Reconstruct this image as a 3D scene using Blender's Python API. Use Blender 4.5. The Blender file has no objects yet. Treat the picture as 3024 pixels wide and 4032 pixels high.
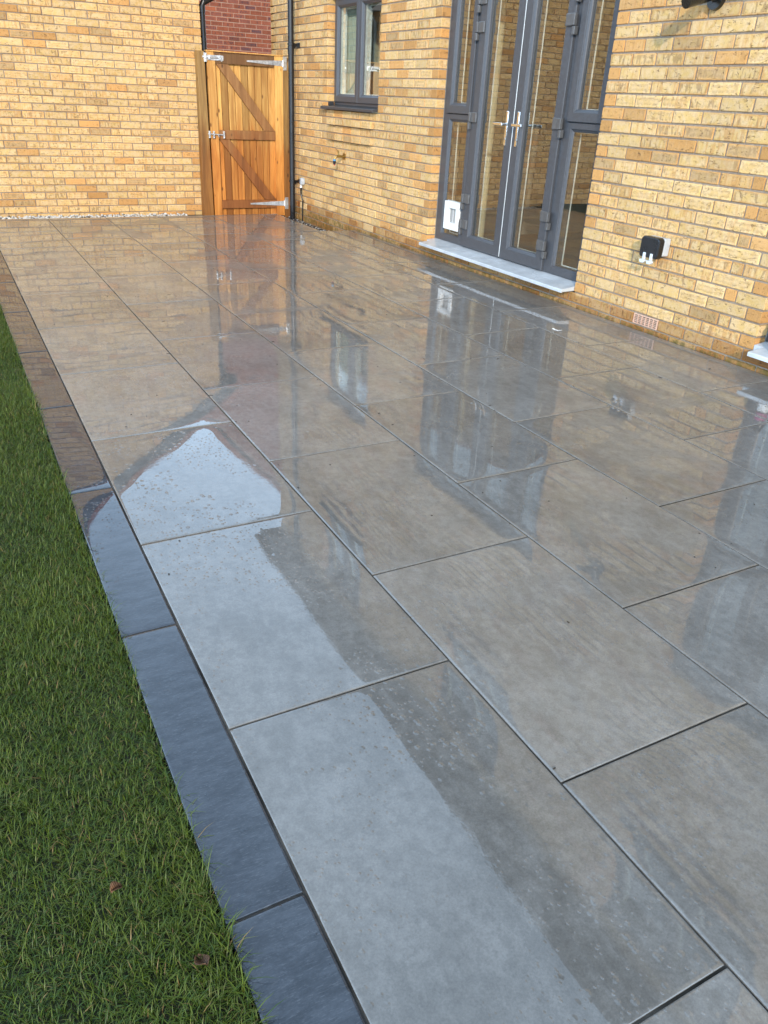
import bpy, bmesh, math, random
import numpy as np
from mathutils import Vector, Matrix, Euler
R_ = math.radians
random.seed(7); np.random.seed(7)
sc = bpy.context.scene
COL = sc.collection

# ------------------------------------------------------------------ camera
cd = bpy.data.cameras.new('camera'); cam = bpy.data.objects.new('camera', cd); COL.objects.link(cam)
CAM = Vector((-0.35446, -4.02128, 1.29158)); CROT = (1.078952, -0.045305, -0.485882)
cam.location = CAM; cam.rotation_euler = CROT
cd.sensor_fit = 'VERTICAL'; cd.sensor_height = 36; cd.lens = 27.109; cd.clip_start = 0.05; cd.clip_end = 600
sc.camera = cam
# ------------------------------------------------------------------ sky, sun, exposure
SUN_EL, SUN_AZ = R_(20.0), R_(210.0)
w = bpy.data.worlds.new('World'); sc.world = w; w.use_nodes = True
nt = w.node_tree; nt.nodes.clear()
o_ = nt.nodes.new('ShaderNodeOutputWorld'); bg = nt.nodes.new('ShaderNodeBackground'); bg2 = nt.nodes.new('ShaderNodeBackground')
sky = nt.nodes.new('ShaderNodeTexSky'); sky.sky_type = 'NISHITA'; sky.sun_disc = False
sky.sun_elevation = SUN_EL; sky.sun_rotation = SUN_AZ; sky.air_density = 1.0; sky.dust_density = 0.6
nt.links.new(sky.outputs[0], bg.inputs[0]); bg.inputs[1].default_value = 0.15
bg2.inputs[0].default_value = (0.52, 0.735, 1.0, 1); bg2.inputs[1].default_value = 2.2
tc = nt.nodes.new('ShaderNodeTexCoord'); no = nt.nodes.new('ShaderNodeTexNoise'); no.inputs['Scale'].default_value = 2.2
no.inputs['Detail'].default_value = 6; no.inputs['Roughness'].default_value = .55
mr = nt.nodes.new('ShaderNodeMapRange'); mr.inputs[1].default_value = .30; mr.inputs[2].default_value = .66
mr.inputs[3].default_value = 0.55; mr.inputs[4].default_value = 1.0
mx = nt.nodes.new('ShaderNodeMixShader')
# hazy cloud: brighter low down, deeper overhead, the same all the way round
sx_ = nt.nodes.new('ShaderNodeSeparateXYZ'); nt.links.new(tc.outputs['Generated'], sx_.inputs[0])
def wm(op, a, b):
    n_ = nt.nodes.new('ShaderNodeMath'); n_.operation = op; n_.use_clamp = False
    for i_, v_ in enumerate((a, b)):
        if isinstance(v_, (int, float)): n_.inputs[i_].default_value = v_
        else: nt.links.new(v_, n_.inputs[i_])
    return n_.outputs[0]
hz_ = wm('MULTIPLY', wm('POWER', wm('SUBTRACT', 1.0, wm('MAXIMUM', sx_.outputs[2], 0.0)), 1.9), 7.0)
nt.links.new(wm('ADD', hz_, 1.9), bg2.inputs[1])
nt.links.new(tc.outputs['Generated'], no.inputs['Vector']); nt.links.new(no.outputs[0], mr.inputs[0])
nt.links.new(mr.outputs[0], mx.inputs[0]); nt.links.new(bg.outputs[0], mx.inputs[1]); nt.links.new(bg2.outputs[0], mx.inputs[2])
nt.links.new(mx.outputs[0], o_.inputs[0])
sl = bpy.data.lights.new('sun', 'SUN'); sl.energy = 4.4; sl.angle = R_(1.0); sl.color = (1.0, 0.87, 0.71)
so = bpy.data.objects.new('sun', sl); COL.objects.link(so)
d = Vector((math.sin(SUN_AZ) * math.cos(SUN_EL), math.cos(SUN_AZ) * math.cos(SUN_EL), math.sin(SUN_EL)))
so.rotation_euler = d.to_track_quat('Z', 'Y').to_euler(); so.location = (-6, -10, 8)
sc.view_settings.view_transform = 'Standard'; sc.view_settings.look = 'None'; sc.view_settings.exposure = -0.30
sc.view_settings.gamma = 1; sc.view_settings.use_curve_mapping = False
sc.render.engine = 'CYCLES'; sc.cycles.max_bounces = 8; sc.cycles.transparent_max_bounces = 12
sc.cycles.sample_clamp_indirect = 6

# ------------------------------------------------------------------ node helper
class NT:
    def __init__(s, name):
        s.m = bpy.data.materials.new(name); s.m.use_nodes = True; s.t = s.m.node_tree; s.t.nodes.clear()
        s.out = s.t.nodes.new('ShaderNodeOutputMaterial')
    def n(s, typ, ins=None, **kw):
        nd = s.t.nodes.new('ShaderNode' + typ)
        for k, v in kw.items(): setattr(nd, k, v)
        for k, v in (ins or {}).items(): s.set(nd.inputs[k], v)
        return nd
    def set(s, sock, v):
        if isinstance(v, bpy.types.NodeSocket): s.t.links.new(v, sock)
        elif isinstance(v, (tuple, list)) and len(v) == 3 and sock.type == 'RGBA': sock.default_value = (*v, 1)
        else: sock.default_value = v
    def math(s, op, a, b=0.0, c=0.0, clamp=False):
        nd = s.n('Math', operation=op); nd.use_clamp = clamp
        for i, v in enumerate((a, b, c)): s.set(nd.inputs[i], v)
        return nd.outputs[0]
    def mix(s, f, a, b, mode='MIX'):
        nd = s.n('MixRGB', blend_type=mode); s.set(nd.inputs[0], f); s.set(nd.inputs[1], a); s.set(nd.inputs[2], b)
        return nd.outputs[0]
    def rng(s, v, a, b, c=0.0, d=1.0, smooth=True):
        nd = s.n('MapRange', interpolation_type='SMOOTHSTEP' if smooth else 'LINEAR')
        for i, q in enumerate((v, a, b, c, d)): s.set(nd.inputs[i], q)
        return nd.outputs[0]
    def noise(s, vec, scale, detail=3, rough=.5, dist=0.0):
        nd = s.n('TexNoise', {'Vector': vec, 'Scale': scale, 'Detail': detail, 'Roughness': rough, 'Distortion': dist})
        return nd.outputs[0]
    def vmap(s, vec, scale=(1, 1, 1), rot=(0, 0, 0), loc=(0, 0, 0)):
        return s.n('Mapping', {'Vector': vec, 'Scale': scale, 'Rotation': rot, 'Location': loc}).outputs[0]
    def pos(s): return s.n('NewGeometry').outputs['Position']
    def bump(s, h, strength=.5, dist=.01, normal=None):
        nd = s.n('Bump', {'Height': h, 'Strength': strength, 'Distance': dist})
        if normal is not None: s.set(nd.inputs['Normal'], normal)
        return nd.outputs[0]
    def pr(s, **kw):
        nd = s.n('BsdfPrincipled'); mp = {'base': 'Base Color', 'rough': 'Roughness', 'metal': 'Metallic', 'spec': 'Specular IOR Level', 'normal': 'Normal',
              'coat': 'Coat Weight', 'crough': 'Coat Roughness', 'cior': 'Coat IOR', 'cnormal': 'Coat Normal', 'trans': 'Transmission Weight', 'sss': 'Subsurface Weight', 'alpha': 'Alpha'}
        for k, v in kw.items(): s.set(nd.inputs[mp[k]], v)
        s.t.links.new(nd.outputs[0], s.out.inputs[0]); return nd

def plain(name, col, rough=.5, metal=0., nscale=30, var=.12, bump=.15, bd=.001, coat=0.):
    t = NT(name); p = t.n('TexCoord').outputs['Object']
    n = t.noise(p, nscale, 4, .6); n2 = t.noise(p, nscale * .12, 3, .6)
    f = t.math('ADD', t.rng(n, .3, .7, 1 - var, 1 + var * .6), t.rng(n2, .3, .7, -var, var * .7))
    c = t.mix(1.0, col, t.n('CombineColor', {0: f, 1: f, 2: f}).outputs[0], 'MULTIPLY')
    t.pr(base=c, rough=t.rng(n2, .3, .7, rough * .85, min(1, rough * 1.15)), metal=metal, normal=t.bump(n, bump, bd), coat=coat)
    return t.m

# ------------------------------------------------------------------ materials
def brick_mat(name, yel, pale, org, brn, red=False):
    t = NT(name)
    oi = t.n('ObjectInfo').outputs['Color']; at = t.n('Attribute', attribute_name='bc').outputs['Color']
    s1 = t.n('SeparateColor', {0: oi}); s2 = t.n('SeparateColor', {0: at})
    rnd = t.math('FRACT', t.math('ADD', s1.outputs[0], s2.outputs[0])); orf = t.math('ADD', s1.outputs[1], s2.outputs[1], clamp=True)
    wn = t.n('TexWhiteNoise', {'W': t.math('MULTIPLY', rnd, 917.3)}, noise_dimensions='1D')
    sw = t.n('SeparateColor', {0: wn.outputs['Color']}); r1, r2, r3 = sw.outputs[0], sw.outputs[1], sw.outputs[2]
    uv = t.n('UVMap', uv_map='uv').outputs[0]; suv = t.n('SeparateXYZ', {0: uv}); u, v = suv.outputs[0], suv.outputs[1]
    off = t.math('MULTIPLY', rnd, 371.7)
    P = t.n('CombineXYZ', {0: t.math('MULTIPLY', u, 3.2), 1: v, 2: off}).outputs[0]
    pos = t.pos()
    n1 = t.noise(P, 1.4, 4, .6, .6)
    band = t.noise(t.vmap(P, (2.6, .35, 1)), 1.6, 2, .5)
    fine = t.noise(pos, 160, 4, .7)
    du = t.math('MULTIPLY', t.math('MINIMUM', u, t.math('SUBTRACT', 1.0, u)), 3.2); dv = t.math('MINIMUM', v, t.math('SUBTRACT', 1.0, v))
    dd = t.math('ADD', t.math('MINIMUM', du, dv), t.math('MULTIPLY', t.math('SUBTRACT', t.noise(P, 4, 3, .65), .5), .55))
    c = t.mix(t.rng(n1, .36, .62), yel, pale)
    c = t.mix(t.math('MULTIPLY', t.rng(band, .46, .62), t.rng(r1, .2, .9, .05, .6)), c, org)
    # dark kiln patches: ring shaped ghost marks in the middle of some bricks
    ring = t.math('MULTIPLY', t.rng(dd, .10, .30), t.rng(dd, .50, .28, .45, 1))
    c = t.mix(t.math('MULTIPLY', ring, t.math('MULTIPLY', t.rng(r2, .50, .75, 0, .75), t.rng(t.noise(P, 4, 4, .7), .35, .6, .25, .8))), c, brn)
    # vertical kiss marks
    vb = t.math('MULTIPLY', t.rng(t.noise(t.vmap(P, (1, .25, 1)), 3.3, 1, .4), .56, .62), t.rng(dv, .08, .16))
    c = t.mix(t.math('MULTIPLY', vb, t.rng(r3, .5, .7, 0, .6)), c, brn)
    c = t.mix(t.rng(r1, .94, .96, 0, .75), c, org)
    c = t.mix(t.rng(r3, .93, .95, 0, .55), c, brn)
    c = t.mix(t.math('MULTIPLY', orf, .85), c, org)
    ed = t.rng(dd, .0, .26, 1, 0); c = t.mix(t.math('MULTIPLY', ed, t.rng(r3, .25, .75, .12, .7)), c, org)
    # creases
    cn = t.noise(t.vmap(P, (.8, 1.9, 1), (0, 0, .45)), 1.25, 2, .6, .6)
    cr = t.math('MULTIPLY', t.rng(t.math('ABSOLUTE', t.math('SUBTRACT', cn, .5)), .0, .020, 1, 0), t.rng(t.noise(P, 2.7, 1, .5), .47, .6))
    cr = t.math('MULTIPLY', cr, .2 if red else 1.0)
    pit = t.n('TexVoronoi', {'Vector': pos, 'Scale': 95.0}).outputs['Distance']
    pits = t.rng(pit, .10, .2, .8, 0)
    c = t.mix(t.math('MULTIPLY', cr, .75), c, (brn[0] * .45, brn[1] * .4, brn[2] * .4))
    c = t.mix(t.math('MULTIPLY', pits, .4), c, brn)
    f = t.rng(fine, .25, .75, .86, 1.1)
    f = t.math('MULTIPLY', f, t.rng(r2, 0, 1, .80, 1.10))
    c = t.mix(1.0, c, t.n('CombineColor', {0: f, 1: f, 2: f}).outputs[0], 'MULTIPLY')
    if not red:   # lowest house-wall courses darker and browner, with moss along the paving
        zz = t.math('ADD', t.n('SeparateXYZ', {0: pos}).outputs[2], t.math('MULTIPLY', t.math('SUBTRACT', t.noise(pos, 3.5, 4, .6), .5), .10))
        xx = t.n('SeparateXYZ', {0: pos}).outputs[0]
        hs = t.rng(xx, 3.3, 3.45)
        low_dark = t.math('MULTIPLY', t.math('MULTIPLY', t.rng(zz, .085, .125, 1, 0), t.rng(r2, 0, 1, .5, 1)), hs)
        c = t.mix(low_dark, c, t.mix(1.0, c, (.48, .35, .25), 'MULTIPLY'))
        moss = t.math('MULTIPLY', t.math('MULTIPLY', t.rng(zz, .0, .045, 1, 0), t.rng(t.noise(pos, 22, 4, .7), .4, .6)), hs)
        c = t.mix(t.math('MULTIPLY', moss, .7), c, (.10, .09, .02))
    h = t.math('SUBTRACT', t.math('ADD', t.math('MULTIPLY', n1, .5), t.math('MULTIPLY', fine, .22)), t.math('ADD', t.math('MULTIPLY', cr, .9), t.math('MULTIPLY', pits, .25)))
    t.pr(base=c, rough=.85, spec=.25, normal=t.bump(h, .8, .004))
    return t.m
M = {}
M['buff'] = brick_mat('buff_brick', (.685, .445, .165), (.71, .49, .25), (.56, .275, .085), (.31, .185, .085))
M['redbrick'] = brick_mat('red_brick', (.25, .075, .04), (.32, .10, .055), (.38, .105, .045), (.055, .042, .055), True)
def mortar(name, c0, c1):
    t = NT(name); p = t.pos(); n = t.noise(p, 60, 5, .7)
    c = t.mix(t.rng(t.noise(p, 5, 3), .35, .65), c0, c1)
    f = t.rng(n, .25, .75, .75, 1.15); c = t.mix(1.0, c, t.n('CombineColor', {0: f, 1: f, 2: f}).outputs[0], 'MULTIPLY')
    t.pr(base=c, rough=.95, spec=.1, normal=t.bump(n, .8, .004)); return t.m
M['mortar'] = mortar('mortar', (.25, .195, .145), (.32, .26, .195))
M['redmortar'] = mortar('red_mortar', (.36, .26, .20), (.42, .31, .24))
M['grout'] = mortar('joint_mortar', (.03, .028, .024), (.10, .09, .078))

def slab_mat(name, slate=False):
    t = NT(name); g = t.pos(); oi = t.n('ObjectInfo'); rd = oi.outputs['Random']
    off = t.math('MULTIPLY', rd, 53.0); offv = t.n('CombineXYZ', {0: off, 1: off, 2: off}).outputs[0]
    P = t.n('VectorMath', {0: t.n('TexCoord').outputs['Object'], 1: offv}, operation='ADD').outputs[0]
    if slate:
        a = t.noise(t.vmap(P, (1, 3, 1), (0, 0, .6)), 12, 8, .75, .3); b = t.noise(P, 3, 4, .6); f = t.noise(P, 260, 3, .7)
        c = t.mix(t.rng(a, .35, .68), (.017, .022, .031), (.046, .055, .070)); c = t.mix(t.rng(b, .5, .7, 0, .5), c, (.035, .04, .052))
        c = t.mix(t.rng(t.noise(t.vmap(P, (2, 14, 1), (0, 0, .75)), 30, 6, .75), .52, .68, 0, .5), c, (.12, .135, .155))
        # browner, drier end further away
        hb = t.math('ADD', t.math('MULTIPLY', a, 1.0), t.math('MULTIPLY', f, .15)); base_b, bs = .2, .001
    else:
        a = t.noise(P, 2.4, 6, .62, .4); b = t.noise(t.vmap(P, (2.2, 1, 1), (0, 0, .4)), 9, 6, .7, .3); f = t.noise(P, 240, 3, .7); b2 = t.noise(P, 34, 5, .75)
        c = t.mix(t.rng(a, .33, .66), (.142, .136, .125), (.202, .195, .181)); c = t.mix(t.rng(b, .4, .68, 0, .55), c, (.235, .228, .214))
        c = t.mix(t.rng(b2, .42, .62, 0, .35), c, (.10, .094, .085))
        tint = t.rng(rd, 0, 1, .90, 1.10)
        c = t.mix(1.0, c, t.n('CombineColor', {0: tint, 1: tint, 2: tint}).outputs[0], 'MULTIPLY')
        hb = t.math('ADD', t.math('MULTIPLY', b, .6), t.math('MULTIPLY', f, .4)); base_b, bs = .25, .0012
    ff = t.rng(f, .25, .75, .86, 1.12); c = t.mix(1.0, c, t.n('CombineColor', {0: ff, 1: ff, 2: ff}).outputs[0], 'MULTIPLY')
    # water film: level pools that mirror, ruffled thinner patches, and beads of water
    big = t.noise(g, 1.25, 3, .55, .4)
    ruf = t.rng(t.math('ADD', big, t.math('MULTIPLY', t.noise(g, 14, 3, .6), .14)), .54, .66)
    thin = t.rng(t.math('ADD', t.noise(t.vmap(g, (1, 1, 1), (0, 0, 0), (9, 4, 2)), 1.7, 3, .6, .5), t.math('MULTIPLY', t.noise(g, 22, 4, .7), .16)), .60, .66)
    fall = t.rng(t.n('SeparateXYZ', {0: g}).outputs[0], .3, 1.5, .15, 1.0)      # the paving falls to the lawn side, where the film is deepest
    ruf = t.math('MULTIPLY', ruf, fall); thin = t.math('MULTIPLY', thin, fall)
    wv = t.noise(t.vmap(g, (1, 1.5, 1)), 2.2, 1, .5)
    rp = t.noise(g, 64, 3, .65, .2)
    vo = t.n('TexVoronoi', {'Vector': g, 'Scale': 82.0, 'Randomness': 1.0})
    dr = t.math('MULTIPLY', t.rng(vo.outputs['Distance'], .06, .30, 1, 0), t.rng(t.n('SeparateColor', {0: vo.outputs['Color']}).outputs[0], .42, .44))
    dr = t.math('MULTIPLY', dr, t.rng(t.noise(g, 2.1, 2), .42, .60))
    h = t.math('ADD', t.math('MULTIPLY', wv, .22 if not slate else .10), t.math('MULTIPLY', rp, t.math('ADD', t.math('MULTIPLY', t.rng(t.noise(g, 1.8, 2), .46, .58), .014), t.math('MULTIPLY', ruf, .015 if not slate else .006))))
    cn = t.bump(h, .5, .0085)
    cn = t.bump(dr, .9 if not slate else .35, .0022 if not slate else .0012, cn)
    vo2 = t.n('TexVoronoi', {'Vector': t.vmap(g, (1, 1, 1), (0, 0, 0), (3, 5, 0)), 'Scale': 46.0, 'Randomness': 1.0})
    d2 = t.math('MULTIPLY', t.rng(vo2.outputs['Distance'], .10, .36, 1, 0), t.rng(t.n('SeparateColor', {0: vo2.outputs['Color']}).outputs[0], .58, .60))
    d2 = t.math('MULTIPLY', d2, t.rng(t.math('ADD', t.noise(t.vmap(g, (1, 1, 1), (0, 0, 0), (7, 1, 0)), 1.9, 3, .6), t.math('MULTIPLY', t.noise(g, 11, 2), .1)), .55, .64))
    cn = t.bump(d2, .5, .0018 if not slate else .0006, cn)
    crough = t.math('ADD', t.math('MULTIPLY', thin, .07), .002)
    t.pr(base=c, rough=.55, spec=.15, normal=t.bump(hb, base_b, bs), coat=t.math('SUBTRACT', 1.0, t.math('MULTIPLY', thin, .35)) if not slate else .8, crough=crough, cior=1.72, cnormal=cn)
    return t.m
M['slab'] = slab_mat('wet_porcelain_slab'); M['slate'] = slab_mat('wet_slate_slab', True)

def wood_mat(name, light, mid, dark):
    t = NT(name); o = t.n('TexCoord').outputs['Object']; oc = t.n('SeparateColor', {0: t.n('ObjectInfo').outputs['Color']})
    off = t.math('MULTIPLY', oc.outputs[0], 91.0)
    P = t.n('VectorMath', {0: o, 1: t.n('CombineXYZ', {0: off, 1: off, 2: off}).outputs[0]}, operation='ADD').outputs[0]
    gr = t.noise(t.vmap(P, (26, 26, 1.6)), 1.6, 5, .6, 1.0); gr2 = t.noise(t.vmap(P, (9, 9, .7)), 1.0, 3, .6, .6)
    kn = t.n('TexVoronoi', {'Vector': t.vmap(P, (13, 13, 6.5)), 'Scale': 1.0}); kd = kn.outputs['Distance']
    km = t.rng(t.n('SeparateColor', {0: kn.outputs['Color']}).outputs[1], .45, .47)
    knot = t.math('MULTIPLY', t.rng(kd, .07, .2, 1, 0), km)
    c = t.mix(t.rng(gr, .35, .65), light, mid); c = t.mix(t.rng(gr2, .42, .7, 0, .75), c, dark)
    c = t.mix(t.math('MULTIPLY', knot, .85), c, (dark[0] * .35, dark[1] * .28, dark[2] * .25))
    # damp darker stain low down and in the grain
    z = t.n('SeparateXYZ', {0: t.pos()}).outputs[2]
    st = t.math('MULTIPLY', t.rng(t.math('ADD', z, t.math('MULTIPLY', t.noise(t.vmap(t.pos(), (8, 8, 1.2)), 1.3, 4, .7), 1.2)), 1.15, 1.65, 1, 0), .85)
    c = t.mix(st, c, t.mix(1.0, c, (.82, .53, .30), 'MULTIPLY'))
    fv = t.rng(oc.outputs[1], 0, 1, .60, 1.28); c = t.mix(1.0, c, t.n('CombineColor', {0: fv, 1: fv, 2: fv}).outputs[0], 'MULTIPLY')
    t.pr(base=c, rough=.55, spec=.4, normal=t.bump(t.math('SUBTRACT', gr, t.math('MULTIPLY', knot, .6)), .35, .003)); return t.m
M['wood'] = wood_mat('gate_pine', (.64, .37, .11), (.49, .245, .06), (.32, .135, .03))
M['woodrail'] = wood_mat('gate_rail_timber', (.25, .125, .045), (.19, .085, .027), (.115, .048, .015))
M['woodpost'] = wood_mat('gate_post_timber', (.32, .19, .06), (.24, .13, .04), (.13, .065, .02))
M['upvc'] = plain('anthracite_upvc', (.062, .065, .072), .38, 0, 400, .10, .12, .0006)
M['hinge'] = plain('grey_hinge_casting', (.12, .12, .12), .35, .3, 200, .1, .1, .0005)
M['upvcd'] = plain('dark_grey_sill', (.045, .047, .052), .4, 0, 200, .1, .1, .0005)
M['white'] = plain('white_plastic', (.78, .78, .75), .35, 0, 60, .05, .05)
M['sillgrey'] = plain('pale_grey_sill', (.52, .55, .57), .28, 0, 9, .12, .06, .001)
M['blackp'] = plain('black_plastic', (.012, .012, .013), .3, 0, 90, .15, .08, .0006)
M['blackm'] = plain('black_satin_metal', (.012, .013, .012), .28, 0, 90, .15, .06, .0004)
M['greyp'] = plain('grey_plastic', (.46, .48, .49), .45, 0, 70, .06, .06)
M['lgreyp'] = plain('light_grey_plastic', (.60, .64, .68), .4, 0, 70, .06, .05)
M['zinc'] = plain('galvanised_steel', (.72, .74, .76), .42, .75, 45, .22, .3, .001)
M['chrome'] = plain('polished_chrome', (.82, .80, .76), .07, 1, 20, .03, .02, .0003)
M['steel'] = plain('dull_steel', (.6, .6, .6), .25, 1, 20, .05, .05)
M['brass'] = plain('brass', (.45, .32, .12), .4, 1, 40, .12, .1)
M['rubber'] = plain('black_rubber', (.02, .02, .022), .6)
M['blue'] = plain('blue_plastic', (.05, .25, .5), .4); M['redp'] = plain('red_plastic', (.5, .04, .04), .4)
M['terra'] = plain('pink_buff_airbrick', (.66, .42, .30), .6, 0, 60, .08, .1)
M['buffair'] = plain('yellow_buff_airbrick', (.62, .44, .22), .6, 0, 60, .08, .1)
M['void'] = plain('dark_void', (.008, .007, .006), .9)
M['soil'] = plain('dark_soil', (.045, .032, .02), .95, 0, 50, .5, .9, .01)
M['tile'] = plain('red_roof_tile', (.30, .10, .06), .8, 0, 30, .25, .4, .003)
M['rooftile'] = plain('grey_roof_tile', (.07, .07, .075), .8, 0, 30, .25, .4, .003)
M['plaster'] = plain('interior_plaster', (.30, .29, .27), .9, 0, 12, .04, .05)
M['innerwall'] = plain('sage_wall_paint', (.50, .54, .46), .9, 0, 12, .04, .05)
M['innerw'] = plain('interior_white_trim', (.88, .88, .82), .5)
M['floorb'] = plain('interior_floor', (.10, .065, .04), .4, 0, 8, .2, .05)
M['sage'] = plain('sage_cabinet', (.52, .57, .48), .5, 0, 12, .05, .03)
M['sagecloth'] = plain('sage_cloth', (.44, .50, .42), .9, 0, 30, .08, .1)
M['curtain'] = plain('cream_curtain', (.60, .56, .42), .9, 0, 20, .08, .1)
M['paper'] = plain('white_paper', (.82, .83, .83), .7)
M['mag'] = plain('magenta_label', (.35, .02, .13), .4)
M['leafb'] = plain('brown_leaf', (.13, .06, .025), .8, 0, 90, .35, .5, .002)
M['sealant'] = plain('grey_sealant', (.20, .20, .19), .7, 0, 60, .1, .2)
def glass():
    t = NT('window_glass'); f = t.n('Fresnel', {'IOR': 1.95}).outputs[0]
    wv = t.noise(t.pos(), 2.2, 2, .5)
    nrm = t.bump(wv, .10, .004)
    gl = t.n('BsdfGlossy', {'Color': (1, .98, .92), 'Roughness': 0.0, 'Normal': nrm}); tr = t.n('BsdfTransparent', {'Color': (.90, .92, .90)})
    m = t.n('MixShader', {0: t.math('MULTIPLY', t.math('MULTIPLY', f, 2.0, clamp=True), t.math('SUBTRACT', 1.0, t.n('NewGeometry').outputs['Backfacing'])), 1: tr.outputs[0], 2: gl.outputs[0]}); t.t.links.new(m.outputs[0], t.out.inputs[0]); return t.m
M['glass'] = glass()
def pebm():
    t = NT('white_pebble'); at = t.n('Attribute', attribute_name='bc').outputs['Color']; r = t.n('SeparateColor', {0: at}).outputs[0]
    c = t.mix(t.rng(r, .0, .30), (.10, .10, .11), (.56, .54, .50)); t.pr(base=c, rough=.6, normal=t.bump(t.noise(t.pos(), 120, 3), .3, .003)); return t.m
M['pebble'] = pebm()
def grassm():
    t = NT('grass_blades'); at = t.n('Attribute', attribute_name='bc').outputs['Color']; s = t.n('SeparateColor', {0: at}); r, h = s.outputs[0], s.outputs[1]
    c = t.mix(t.rng(r, .0, .8), (.036, .076, .007), (.115, .155, .018)); c = t.mix(t.rng(r, .80, .9), c, (.15, .155, .04)); c = t.mix(t.rng(r, .955, .965), c, (.26, .17, .06))
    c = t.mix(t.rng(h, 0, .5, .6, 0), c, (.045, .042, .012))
    df = t.n('BsdfPrincipled', {'Base Color': c, 'Roughness': .45, 'Specular IOR Level': .35}); tl = t.n('BsdfTranslucent', {'Color': c})
    m = t.n('MixShader', {0: .25, 1: df.outputs[0], 2: tl.outputs[0]}); t.t.links.new(m.outputs[0], t.out.inputs[0]); return t.m
M['grass'] = grassm()
def lawnm():
    t = NT('lawn_soil'); p = t.pos(); n = t.noise(p, 30, 5, .7)
    t.pr(base=t.mix(t.rng(n, .35, .65), (.022, .02, .009), (.04, .055, .014)), rough=.95, normal=t.bump(n, 1, .02)); return t.m
M['lawn'] = lawnm()

# ------------------------------------------------------------------ mesh helpers
class MB:
    def __init__(s): s.v = []; s.f = []; s.m = []; s.cur = 0
    def poly(s, pts):
        b = len(s.v); s.v += [tuple(p) for p in pts]; s.f.append(tuple(range(b, b + len(pts)))); s.m.append(s.cur); return s
    def box(s, x0, x1, y0, y1, z0, z1):
        b = len(s.v); s.v += [(x0, y0, z0), (x1, y0, z0), (x1, y1, z0), (x0, y1, z0), (x0, y0, z1), (x1, y0, z1), (x1, y1, z1), (x0, y1, z1)]
        for q in ((0, 3, 2, 1), (4, 5, 6, 7), (0, 1, 5, 4), (1, 2, 6, 5), (2, 3, 7, 6), (3, 0, 4, 7)): s.f.append(tuple(b + i for i in q)); s.m.append(s.cur)
        return s
    def prism(s, pts, axis, a0, a1):
        """polygon pts (2d) extruded along axis 0/1/2"""
        def mk(p, a): q = [p[0], p[1]]; q.insert(axis, a); return tuple(q)
        n = len(pts); b = len(s.v); s.v += [mk(p, a0) for p in pts] + [mk(p, a1) for p in pts]
        s.f.append(tuple(b + i for i in range(n))[::-1]); s.f.append(tuple(b + n + i for i in range(n))); s.m += [s.cur] * 2
        for i in range(n): j = (i + 1) % n; s.f.append((b + i, b + j, b + n + j, b + n + i)); s.m.append(s.cur)
        return s
    def tube(s, path, r, n=12, cap=True):
        path = [Vector(p) for p in path]; rs = r if isinstance(r, (list, tuple)) else [r] * len(path); b = len(s.v); up = None
        for i, p in enumerate(path):
            t = (path[min(i + 1, len(path) - 1)] - path[max(i - 1, 0)]).normalized()
            if up is None: up = t.orthogonal().normalized()
            up = (up - t * up.dot(t)).normalized(); side = t.cross(up)
            for k in range(n):
                a = 2 * math.pi * k / n; s.v.append(tuple(p + (up * math.cos(a) + side * math.sin(a)) * rs[i]))
        for i in range(len(path) - 1):
            for k in range(n):
                k2 = (k + 1) % n; s.f.append((b + i * n + k, b + i * n + k2, b + (i + 1) * n + k2, b + (i + 1) * n + k)); s.m.append(s.cur)
        if cap: s.f.append(tuple(b + k for k in range(n))[::-1]); s.f.append(tuple(b + (len(path) - 1) * n + k for k in range(n))); s.m += [s.cur] * 2
        return s
    def ring(s, y0, y1, z0, z1, prof):
        """mitred rectangular frame in a plane of constant x; prof = [(inset, x), ...] swept round it"""
        b = len(s.v)
        for (i, x) in prof: s.v += [(x, y0 + i, z0 + i), (x, y1 - i, z0 + i), (x, y1 - i, z1 - i), (x, y0 + i, z1 - i)]
        for k in range(len(prof) - 1):
            for c in range(4):
                c2 = (c + 1) % 4; s.f.append((b + 4 * k + c, b + 4 * k + c2, b + 4 * k + 4 + c2, b + 4 * k + 4 + c)); s.m.append(s.cur)
        return s
    def build(s, name, mats, parent=None, bevel=0, smooth=False, color=None, recalc=True):
        me = bpy.data.meshes.new(name); me.from_pydata(s.v, [], s.f)
        if not isinstance(mats, (list, tuple)): mats = [mats]
        for m in mats: me.materials.append(m)
        if len(mats) > 1: me.polygons.foreach_set('material_index', s.m)
        if recalc:
            bm = bmesh.new(); bm.from_mesh(me); bmesh.ops.recalc_face_normals(bm, faces=bm.faces); bm.to_mesh(me); bm.free()
        if smooth: me.shade_smooth() if hasattr(me, 'shade_smooth') else me.polygons.foreach_set('use_smooth', [True] * len(me.polygons))
        o = bpy.data.objects.new(name, me); COL.objects.link(o)
        if parent is not None: o.parent = parent
        if bevel:
            md = o.modifiers.new('bevel', 'BEVEL'); md.width = bevel; md.segments = 2; md.limit_method = 'ANGLE'; md.angle_limit = R_(35)
        if color is not None: o.color = color
        return o
def tag(o, label=None, cat=None, group=None, kind=None):
    if label: o['label'] = label
    if cat: o['category'] = cat
    if group: o['group'] = group
    if kind: o['kind'] = kind
    return o
def empty(name, loc=(0, 0, 0)):
    o = bpy.data.objects.new(name, None); o.location = loc; o.empty_display_size = .1; COL.objects.link(o); return o
def thing(name, label, cat, group=None): return tag(empty(name), label, cat, group)
def smooth_by_angle(o, ang=40):
    me = o.data; me.polygons.foreach_set('use_smooth', [True] * len(me.polygons))
    try: me.set_sharp_from_angle(angle=R_(ang))
    except Exception: pass
    return o

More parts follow.
